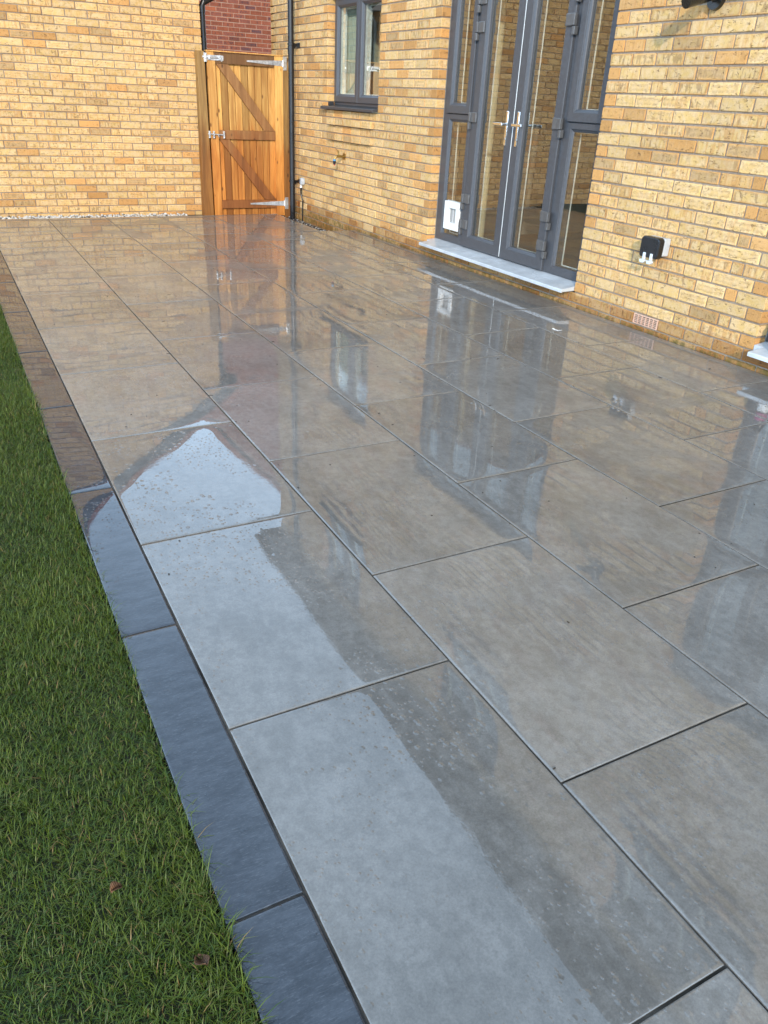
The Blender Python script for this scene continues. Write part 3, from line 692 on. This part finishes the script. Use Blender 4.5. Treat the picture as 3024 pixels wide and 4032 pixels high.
MB().box(rx0, rx0 + .2, RY + .3, RY + 8, -.3, RE).box(rx1 - .2, rx1, RY + .3, RY + 8, -.3, RE).build('side_wall', M['redmortar'], red)

# ================================================================== gate. measured in the plane y=5.33 and carried back to y=5.98
GK = (5.98 - CAM.y) / (5.33 - CAM.y)
def gx(x): return CAM.x + (x - CAM.x) * GK
def gz(z): return CAM.z + (z - CAM.z) * GK
GTY = 5.98
def gcol(): return (random.random(), random.random(), 0, 1)
post = thing('gate_post', 'tall rough timber gate post fixed to the yellow garage wall', 'gate post', 'gate posts')
a, b = gx(2.290), gx(2.402)
MB().prism([(gx(2.286), -.2), (gx(2.407), -.2), (gx(2.393), gz(1.655)), (gx(2.317), gz(1.655))], 1, GTY - .012, GTY + .088).build('post', M['woodpost'], post, bevel=.004, color=(.31, .62, 0, 1))
post2 = thing('gate_post', 'narrow timber gate post beside the black downpipe', 'gate post', 'gate posts')
MB().box(gx(3.292), gx(3.42), GTY + .004, GTY + .10, -.2, gz(1.648)).build('post', M['woodpost'], post2, bevel=.004, color=(.77, .45, 0, 1))
MB().box(gx(2.402) + .001, gx(2.402) + .012, GTY + .055, GTY + .085, -.12, gz(1.64)).build('door_stop', M['woodpost'], post, bevel=.002)
gate = thing('timber_gate', 'golden pine ledged and braced garden gate with galvanised hinges', 'gate')
gz0, gz1 = gz(-.010), gz(1.657); xl, xr = gx(2.421), gx(3.287)
f0 = GTY   # face of the framing
def member(name, x0, x1, z0, z1, mat=None, y0=f0, y1=f0 + .04, c=None): return MB().box(x0, x1, y0, y1, z0, z1).build(name, mat or M['wood'], gate, bevel=.0025, color=c or gcol())
member('stile', xl, gx(2.512), gz0, gz1, c=(.13, .70, 0, 1)); member('stile', gx(3.188), xr, gz0, gz1, c=(.53, .72, 0, 1))
mid = gx(2.512) + .0015; mie = gx(3.188) - .0015
member('rail', mid, mie, gz(1.548), gz1 - .012, M['woodrail'], f0 + .002); member('rail', mid, mie, gz(.810), gz(.902), M['woodrail'], f0 + .002); member('rail', mid, mie, gz(.078), gz(.168), M['woodrail'], f0 + .002)
MB().prism([(xl - .004, gz1), (xl - .004, gz1 + .010), (xr + .003, gz1 + .010), (xr + .003, gz1)], 1, f0 - .012, f0 + .062).build('capping', M['wood'], gate, bevel=.002, color=(.9, 1, 0, 1))
def brace(x0a, x0b, z0, x1a, x1b, z1):
    p = [(gx(x0a), gz(z0)), (gx(x0b), gz(z0)), (gx(x1b), gz(z1)), (gx(x1a), gz(z1))]
    ob = MB().prism(p, 1, f0 + .004, f0 + .038).build('brace', M['woodrail'], gate, bevel=.002, color=(random.random(), .85, 0, 1))
brace(2.520, 2.655, 1.546, 3.055, 3.182, .904); brace(2.520, 2.640, .808, 3.045, 3.182, .170)
nb_ = 9; bw = (gx(3.20) - gx(2.50)) / nb_; x = gx(2.50)
for i in range(nb_):
    w_ = bw * (1 + .0)
    o = MB(); o.prism([(x + .0015, f0 + .046), (x + .009, f0 + .038), (x + w_ - .009, f0 + .038), (x + w_ - .0015, f0 + .046), (x + w_ - .0015, f0 + .058), (x + .0015, f0 + .058)], 2, gz0 + .01, gz1 - .004)
    o.build('board', M['wood'], gate, color=(random.random(), random.uniform(.05, 1), 0, 1)); x += w_
MB().box(gx(2.5), gx(3.2), f0 + .0585, f0 + .060, gz0 + .02, gz1 - .01).build('board_backing', M['woodpost'], gate)
def screws(o, pts, y):
    for (sx, sz) in pts: o.tube([(sx, y, sz), (sx, y - .004, sz)], [.006, .0035], 8)
for (zc, xt) in ((gz(1.588), gx(2.868)), (gz(.128), gx(2.856))):
    h = MB().prism([(xt, zc - .008), (xt, zc + .008), (gx(3.284), zc + .030), (gx(3.284), zc - .030)], 1, f0 - .006, f0 - .001)
    screws(h, [(xt + (gx(3.28) - xt) * q, zc) for q in (.08, .4, .7, .93)], f0 - .006)
    h.tube([(gx(3.288), f0 - .008, zc - .036), (gx(3.288), f0 - .008, zc + .036)], .009, 10)
    h.build('strap_hinge', M['zinc'], gate, bevel=.001)
    h2 = MB().box(gx(3.291), gx(3.333), f0 - .004, f0 + .001, zc - .070, zc + .070); screws(h2, [(gx(3.315), zc + q) for q in (-.055, -.02, .02, .055)], f0 - .004); h2.build('hinge_plate', M['zinc'], gate, bevel=.001)
bt = MB(); zc = gz(1.598)
bt.box(gx(2.428), gx(2.604), f0 - .005, f0 - .001, zc - .026, zc + .026).tube([(gx(2.37), f0 - .018, zc + .004), (gx(2.575), f0 - .018, zc + .004)], .010, 12).box(gx(2.43), gx(2.452), f0 - .030, f0 - .005, zc - .018, zc + .024).box(gx(2.545), gx(2.560), f0 - .030, f0 - .005, zc - .018, zc + .024)
bt.tube([(gx(2.556), f0 - .02, zc + .006), (gx(2.556), f0 - .036, zc + .03), (gx(2.57), f0 - .036, zc - .035), (gx(2.585), f0 - .02, zc - .035)], .004, 8)
bt.build('bolt', M['zinc'], gate, bevel=.001); tg = MB().box(gx(2.386), gx(2.416), f0 - .018, f0 - .0125, zc - .045, zc + .045).box(gx(2.39), gx(2.41), f0 - .032, f0 - .018, zc - .014, zc + .022).build('keep', M['zinc'], post, bevel=.001)
lt = MB(); zc = gz(.862)
lt.tube([(gx(2.385), f0 - .022, zc), (gx(2.575), f0 - .022, zc - .008)], .0065, 10)
for q in (2.402, 2.452, 2.568): lt.box(gx(q) - .009, gx(q) + .009, f0 - .028, f0 - .0125 if q < 2.41 else f0 - .001, zc - .045, zc + .032); lt.tube([(gx(q), f0 - .024, zc - .045), (gx(q), f0 - .024, zc - .034)], .011, 10)
lt.tube([(gx(2.50), f0 - .022, zc - .004), (gx(2.50), f0 - .05, zc - .03)], .006, 8); lt.build('latch', M['zinc'], gate, bevel=.0015)

# ================================================================== small things on the house wall
dp = thing('drainpipe', 'black rainwater downpipe in the corner right of the timber gate', 'drainpipe')
px_, py_ = 3.535, 5.70
MB().tube([(px_, py_, -.2), (px_, py_, 5.2)], .034, 20).build('pipe', M['blackp'], dp, smooth=False)
for o in list(dp.children): smooth_by_angle(o)
for zc in (.34, 1.80, 3.4, 4.8):
    b = MB(); b.tube([(px_, py_, zc - .013), (px_, py_, zc + .013)], .040, 20); b.box(px_ + .03, HX - .0012, py_ - .012, py_ + .012, zc - .004, zc + .010).prism([(px_ + .03, zc - .004), (px_ + .085, zc - .004), (px_ + .03, zc - .055)], 1, py_ - .003, py_ + .003).box(HX - .010, HX - .001, py_ - .045, py_ + .045, zc - .03, zc + .02)
    b.build('bracket', M['blackp'], dp, bevel=.002)
MB().tube([(px_, py_, 1.775), (px_, py_, 1.70)], .038, 20).build('socket_joint', M['blackp'], dp)

tp = thing('garden_tap', 'brass outside tap with blue and black hose connector below the window', 'tap')
ty, tz = 4.40, .715
MB().box(HX - .006, HX - .0012, ty - .03, ty + .03, tz - .03, tz + .03).tube([(HX - .004, ty, tz), (HX - .05, ty, tz), (HX - .085, ty, tz)], [.012, .013, .014], 12).tube([(HX - .072, ty, tz), (HX - .10, ty, tz - .006), (HX - .118, ty, tz - .03)], [.013, .012, .011], 12).tube([(HX - .066, ty, tz + .005), (HX - .078, ty, tz + .052)], .008, 10).build('body', M['brass'], tp)
MB().tube([(HX - .085, ty - .032, tz + .052), (HX - .082, ty + .032, tz + .066)], .0045, 8).build('handle', M['brass'], tp)
MB().tube([(HX - .118, ty, tz - .028), (HX - .119, ty, tz - .046)], .016, 12).build('connector', M['blue'], tp)
MB().tube([(HX - .119, ty, tz - .046), (HX - .12, ty, tz - .082)], [.018, .012], 12).build('hose_end', M['blackp'], tp)
MB().tube([(HX - .12, ty, tz - .082), (HX - .12, ty, tz - .092)], .008, 10).build('washer', M['redp'], tp)

ot = thing('cable_outlet', 'small grey cable outlet with a black cable beside the downpipe', 'outlet')
oy_, oz_ = 5.55, .352
MB().prism([(oy_ - .03, oz_ - .035), (oy_ - .036, oz_), (oy_ - .03, oz_ + .03), (oy_, oz_ + .042), (oy_ + .03, oz_ + .03), (oy_ + .036, oz_), (oy_ + .03, oz_ - .035), (oy_, oz_ - .05)], 0, HX - .045, HX - .0015).build('housing', M['greyp'], ot, bevel=.006)
MB().tube([(HX - .04, oy_, oz_ - .05), (HX - .04, oy_, oz_ - .075)], .013, 10).build('gland', M['white'], ot)
MB().tube([(HX - .04, oy_, oz_ - .07), (HX - .038, oy_ + .006, oz_ - .15), (HX - .03, oy_ - .008, oz_ - .2), (HX - .022, oy_ - .012, oz_ - .22), (HX - .02, oy_ + .004, oz_ - .30), (HX - .02, oy_ + .006, -.14)], [.012, .010, .007, .009, .007, .007], 8).build('cable', M['blackp'], ot)

sk = thing('outdoor_socket', 'black weatherproof double socket on a grey back box low on the brick wall', 'socket')
sy0, sy1, sz0, sz1 = -.430, -.272, .497, .602
sy0, sy1 = -.405, -.255
MB().box(HX - .055, HX - .0012, sy0, sy1, sz0 - .002, sz1).build('back_box', M['greyp'], sk, bevel=.008)
MB().tube([(HX - .03, sy0 - .0015, .555), (HX - .03, sy0 + .003, .555)], .012, 18).build('knockout', M['greyp'], sk)
MB().prism([(sy0 - .003, sz0 + .012), (sy0 + .0, sz0 - .012), (sy0 + .01, sz0 - .018), (sy1 - .01, sz0 - .018), (sy1 + .0, sz0 - .012), (sy1 + .003, sz0 + .012), (sy1 + .003, sz1 - .012), (sy1 - .012, sz1 + .004), (sy0 + .012, sz1 + .004), (sy0 - .003, sz1 - .012)], 0, HX - .105, HX - .0552).build('cover', M['blackp'], sk, bevel=.009)
for yy in (-.305, -.365):
    MB().box(HX - .112, HX - .098, yy - .010, yy + .010, sz0 - .030, sz0 + .012).prism([(yy - .020, sz0 - .040), (yy - .012, sz0 - .050), (yy + .012, sz0 - .050), (yy + .020, sz0 - .040), (yy + .020, sz0 - .030), (yy - .020, sz0 - .030)], 0, HX - .124, HX - .100).build('cable_clip', M['lgreyp'], sk, bevel=.003)

wl = thing('wall_light', 'black adjustable spotlight on a round plate high on the right wall', 'wall light')
ly, lz = -.372, 1.862
def disc(x0, x1, r, n=28): return MB().tube([(x0, ly, lz), (x0 - .004, ly, lz), (x1, ly, lz)], [r, r, r * .96], n)
smooth_by_angle(disc(HX - .001, HX - .026, .056).build('back_plate', M['blackm'], wl), 30)
MB().tube([(HX - .02, ly, lz), (HX - .075, ly, lz + .006)], [.014, .016], 14).tube([(HX - .052, ly - .026, lz + .004), (HX - .052, ly + .026, lz + .004)], .020, 18).build('joint', M['blackm'], wl)
MB().tube([(HX - .052, ly - .0275, lz + .004), (HX - .052, ly - .026, lz + .004)], .013, 16).build('screw_cap', M['steel'], wl)
smooth_by_angle(MB().tube([(HX - .055, ly, lz + .020), (HX - .075, ly, lz + .012), (HX - .225, ly + .012, lz - .030)], [.020, .033, .036], 24).build('lamp_head', M['blackm'], wl), 40)
smooth_by_angle(MB().tube([(HX - .035, ly, lz + .03), (HX - .04, ly - .02, lz + .20)], [.030, .032], 20).build('sensor_head', M['blackm'], wl), 40)

# ================================================================== loose things
def at(u, v, z=0.):
    """ground point under a picture position, used for measuring"""
    dd = Rm @ Vector(((u - 1512) / 3036.17, -(v - 2016) / 3036.17, -1)); k = (z - CAM.z) / dd.z; return CAM + dd * k
p = Vector((3.055, -.125, .0015)); o = MB(); q = []
for (a, b, c) in ((-.036, .004, .004), (-.012, -.004, .001), (.010, -.006, .0015), (.036, .008, .007), (.030, .022, .004), (.008, .012, .001), (-.014, .012, .0015), (-.034, .026, .005)): q.append((a, b, c))
cr_, sr_ = math.cos(-1.1), math.sin(-1.1); Q = [(p.x + a * cr_ - b * sr_, p.y + a * sr_ + b * cr_, p.z + c) for a, b, c in q]
for i in range(3): o.poly([Q[i], Q[i + 1], Q[6 - i], Q[7 - i]])
sp = o.build('paper_scrap', M['paper'], recalc=False); md = sp.modifiers.new('thickness', 'SOLIDIFY'); md.thickness = .0006; tag(sp, 'small torn white paper scrap lying on the wet paving near the doors', 'paper')
def leaf(x, y, s, rot, label):
    o = MB(); n = 7; L_ = []; R2 = []
    for i in range(n):
        t = i / (n - 1); wd = .42 * math.sin(math.pi * min(1, t * .92 + .04)) ** .8 * s; zz = .018 + .007 * math.sin(t * 3.5 + rot)
        L_.append((t * s - s / 2, wd, zz + .007)); R2.append((t * s - s / 2, -wd, zz + .004))
    mid_ = [((t_ / (n - 1)) * s - s / 2, 0, .015 + .006 * math.sin(t_ / (n - 1) * 3.5 + rot)) for t_ in range(n)]
    rt = lambda p: (x + p[0] * math.cos(rot) - p[1] * math.sin(rot), y + p[0] * math.sin(rot) + p[1] * math.cos(rot), p[2])
    for i in range(n - 1): o.poly([rt(L_[i]), rt(mid_[i]), rt(mid_[i + 1]), rt(L_[i + 1])]); o.poly([rt(mid_[i]), rt(R2[i]), rt(R2[i + 1]), rt(mid_[i + 1])])
    ob = o.build('leaf', M['leafb'], smooth=True, recalc=False); md = ob.modifiers.new('thickness', 'SOLIDIFY'); md.thickness = .0005; tag(ob, label, 'leaf', 'fallen leaves on the lawn')
leaf(-.308, -3.025, .022, .4, 'small curled rusty brown leaf in the grass further from the edging'); leaf(-.208, -3.22, .030, 1.9, 'oval brown leaf lying in the grass close to the edging slabs')
cn_ = thing('spray_can', 'dark can with magenta and white label standing on the right-hand door sill', 'can')
cx_, cy_ = 3.600, -1.362
smooth_by_angle(MB().tube([(cx_, cy_, .134), (cx_, cy_, .140), (cx_, cy_, .285), (cx_, cy_, .30)], [.030, .0325, .0325, .022], 24).build('body', M['blackp'], cn_), 30)
MB().tube([(cx_, cy_, .1345), (cx_, cy_, .139)], .0335, 24).build('base_rim', M['steel'], cn_)
MB().tube([(cx_, cy_, .205), (cx_, cy_, .25)], .0329, 24, False).build('label_band', M['mag'], cn_); MB().tube([(cx_, cy_, .15), (cx_, cy_, .195)], .0329, 24, False).build('label_text_band', M['white'], cn_)
MB().tube([(cx_, cy_, .30), (cx_, cy_, .325)], .018, 16).build('cap', M['blackp'], cn_)

# drain recess lining beside the house and gravel strip
tag(MB().box(3.21, HX - .001, 4.09, 7.0, -.2, -.128).build('drain_recess', M['soil']), kind='structure')
def pebbles(n, x0, x1, y0, y1, z, name, r0=.009, r1=.017, dark=.25):
    ico = bmesh.new(); bmesh.ops.create_icosphere(ico, subdivisions=1, radius=1); bv = np.array([v.co[:] for v in ico.verts]); bf = np.array([[v.index for v in f.verts] for f in ico.faces]); ico.free()
    V = []; F = []; C = []; rs = np.random.RandomState(3)
    for i in range(n):
        r = rs.uniform(r0, r1); s = r * rs.uniform(.6, 1.3, 3); s[2] *= .7; a = rs.uniform(0, 6.28); c, q = math.cos(a), math.sin(a)
        v = bv * s * rs.uniform(.85, 1.15, (len(bv), 1)); v = np.stack([v[:, 0] * c - v[:, 1] * q, v[:, 0] * q + v[:, 1] * c, v[:, 2]], 1) + [rs.uniform(x0, x1), rs.uniform(y0, y1), z + rs.uniform(0, .022)]
        V.append(v); F.append(bf + i * len(bv)); C += [(rs.uniform(.3, 1) if rs.rand() > dark else rs.uniform(0, .25), 0, 0, 1)] * len(bf)
    me = bpy.data.meshes.new(name); me.from_pydata(np.concatenate(V).tolist(), [], np.concatenate(F).tolist()); me.materials.append(M['pebble'])
    at_ = me.attributes.new('bc', 'FLOAT_COLOR', 'FACE'); at_.data.foreach_set('color', np.array(C, 'f').ravel())
    o = bpy.data.objects.new(name, me); COL.objects.link(o); o['kind'] = 'stuff'; return o
tag(MB().box(-9, 3.20, 5.405, GY + .003, -.2, -.085).build('gravel_bed', M['soil']), kind='structure')
tag(pebbles(3600, -3.0, 2.25, 5.43, 6.06, -.080, 'white_pebbles'), 'loose white and dark pebbles in the strip at the foot of the garage wall', 'pebbles')
tag(pebbles(500, 3.24, 3.60, 4.12, 6.4, -.13, 'drain_gravel', .006, .011, .93), 'dark wet gravel in the drain recess beside the house wall', 'gravel')

# ================================================================== lawn
def blades(n, x0, x1, y0, y1, wmin, wmax, lmin, lmax, name, seed):
    rs = np.random.RandomState(seed); x = rs.uniform(x0, x1, n); y = rs.uniform(y0, y1, n)
    z = -.018 + .008 * np.sin(x * 3.1 + y * 2.3) * np.sin(y * 4.1 - x)
    # clump field steers lean, height and tone
    f1 = np.sin(x * 23 + 3 * np.sin(y * 11)) * np.sin(y * 19 + 2 * np.sin(x * 17)); f2 = np.sin(x * 7.1 + 1.3 * y) * np.sin(y * 5.7 - 2 * x)
    ang = rs.uniform(0, 2 * np.pi, n) + 2.2 * f1 + 1.2 * f2; ln = rs.uniform(lmin, lmax, n) * (1 + .25 * f2) * np.where(x > -.18, .9, 1)
    lean = np.clip(rs.normal(1.05, .42, n) + .2 * f1, .1, 1.6); wd = rs.uniform(wmin, wmax, n)
    dx, dy = np.cos(ang), np.sin(ang); sx, sy = -dy, dx
    V = np.zeros((n, 7, 3), 'f'); hor = 0 * x; ver = z.copy(); px, py = x.copy(), y.copy()
    for k in range(4):
        wk = wd * (1, .95, .65, 0)[k] * .5
        if k < 3:
            V[:, 2 * k] = np.stack([px - sx * wk, py - sy * wk, ver], 1); V[:, 2 * k + 1] = np.stack([px + sx * wk, py + sy * wk, ver], 1)
        else: V[:, 6] = np.stack([px, py, ver], 1)
        a = lean * (.45 + .42 * k); st = ln / 3; px = px + dx * np.sin(a) * st; py = py + dy * np.sin(a) * st; ver = ver + np.cos(np.minimum(a, 1.75)) * st
    base = (np.arange(n) * 7)[:, None]
    tri = np.array([[0, 1, 3], [0, 3, 2], [2, 3, 5], [2, 5, 4], [4, 5, 6]])
    F = (base[:, None, :] + tri[None]).reshape(-1, 3)
    me = bpy.data.meshes.new(name); me.vertices.add(n * 7); me.vertices.foreach_set('co', V.ravel()); nf = len(F)
    me.loops.add(nf * 3); me.loops.foreach_set('vertex_index', F.ravel().astype('i')); me.polygons.add(nf)
    me.polygons.foreach_set('loop_start', np.arange(0, nf * 3, 3, dtype='i')); me.polygons.foreach_set('loop_total', np.full(nf, 3, 'i')); me.update(); me.validate()
    r = np.clip(rs.rand(n) * .85 + .15 * f2, 0, .9); u = rs.rand(n); r = np.where(u > .978, .99, np.where(u > .90, .88, np.minimum(r, .8)))
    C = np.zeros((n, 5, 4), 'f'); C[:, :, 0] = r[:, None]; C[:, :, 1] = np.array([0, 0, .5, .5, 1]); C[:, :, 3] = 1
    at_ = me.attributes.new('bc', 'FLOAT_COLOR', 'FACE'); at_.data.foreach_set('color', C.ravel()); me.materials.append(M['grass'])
    o = bpy.data.objects.new(name, me); COL.objects.link(o); o['kind'] = 'stuff'; return o
tag(blades(260000, -.85, -.152, -3.7, 2.2, .0010, .0023, .016, .042, 'lawn', 5), 'mown green lawn with straw flecks beside the dark edging slabs', 'grass')
tag(blades(2200, -.172, -.150, -3.7, 2.2, .0012, .0024, .035, .075, 'lawn', 9), 'longer grass blades flopping over the edge of the slate slabs', 'grass')
tag(blades(60000, -4.5, -.85, -5.0, 5.3, .004, .008, .03, .07, 'lawn', 6), 'sparser green lawn further from the paving', 'grass')

# crumbs of soil, grit and a few twig ends washed onto the paving
gr = MB(); rg = random.Random(21)
for i in range(170):
    x, y = rg.uniform(.02, 3.5), rg.uniform(-3.4, 4.0)
    if rg.random() < .45: x = round(x / W) * W + rg.gauss(0, .02)
    if x > 3.58 or x < .01: continue
    a = rg.uniform(0, 6.28); l = rg.uniform(.0015, .004) * (3.2 if rg.random() < .12 else 1); w_ = rg.uniform(.001, .0022); c, q = math.cos(a), math.sin(a)
    P4 = [(x + l * c - w_ * q, y + l * q + w_ * c), (x - l * c - w_ * q, y - l * q + w_ * c), (x - l * c + w_ * q, y - l * q - w_ * c), (x + l * c + w_ * q, y + l * q - w_ * c)]
    gr.prism(P4, 2, .0003, .0003 + rg.uniform(.001, .0022))
tag(gr.build('grit', M['soil']), 'scattered dark crumbs of soil and twig ends on the wet paving', 'grit', kind='stuff')
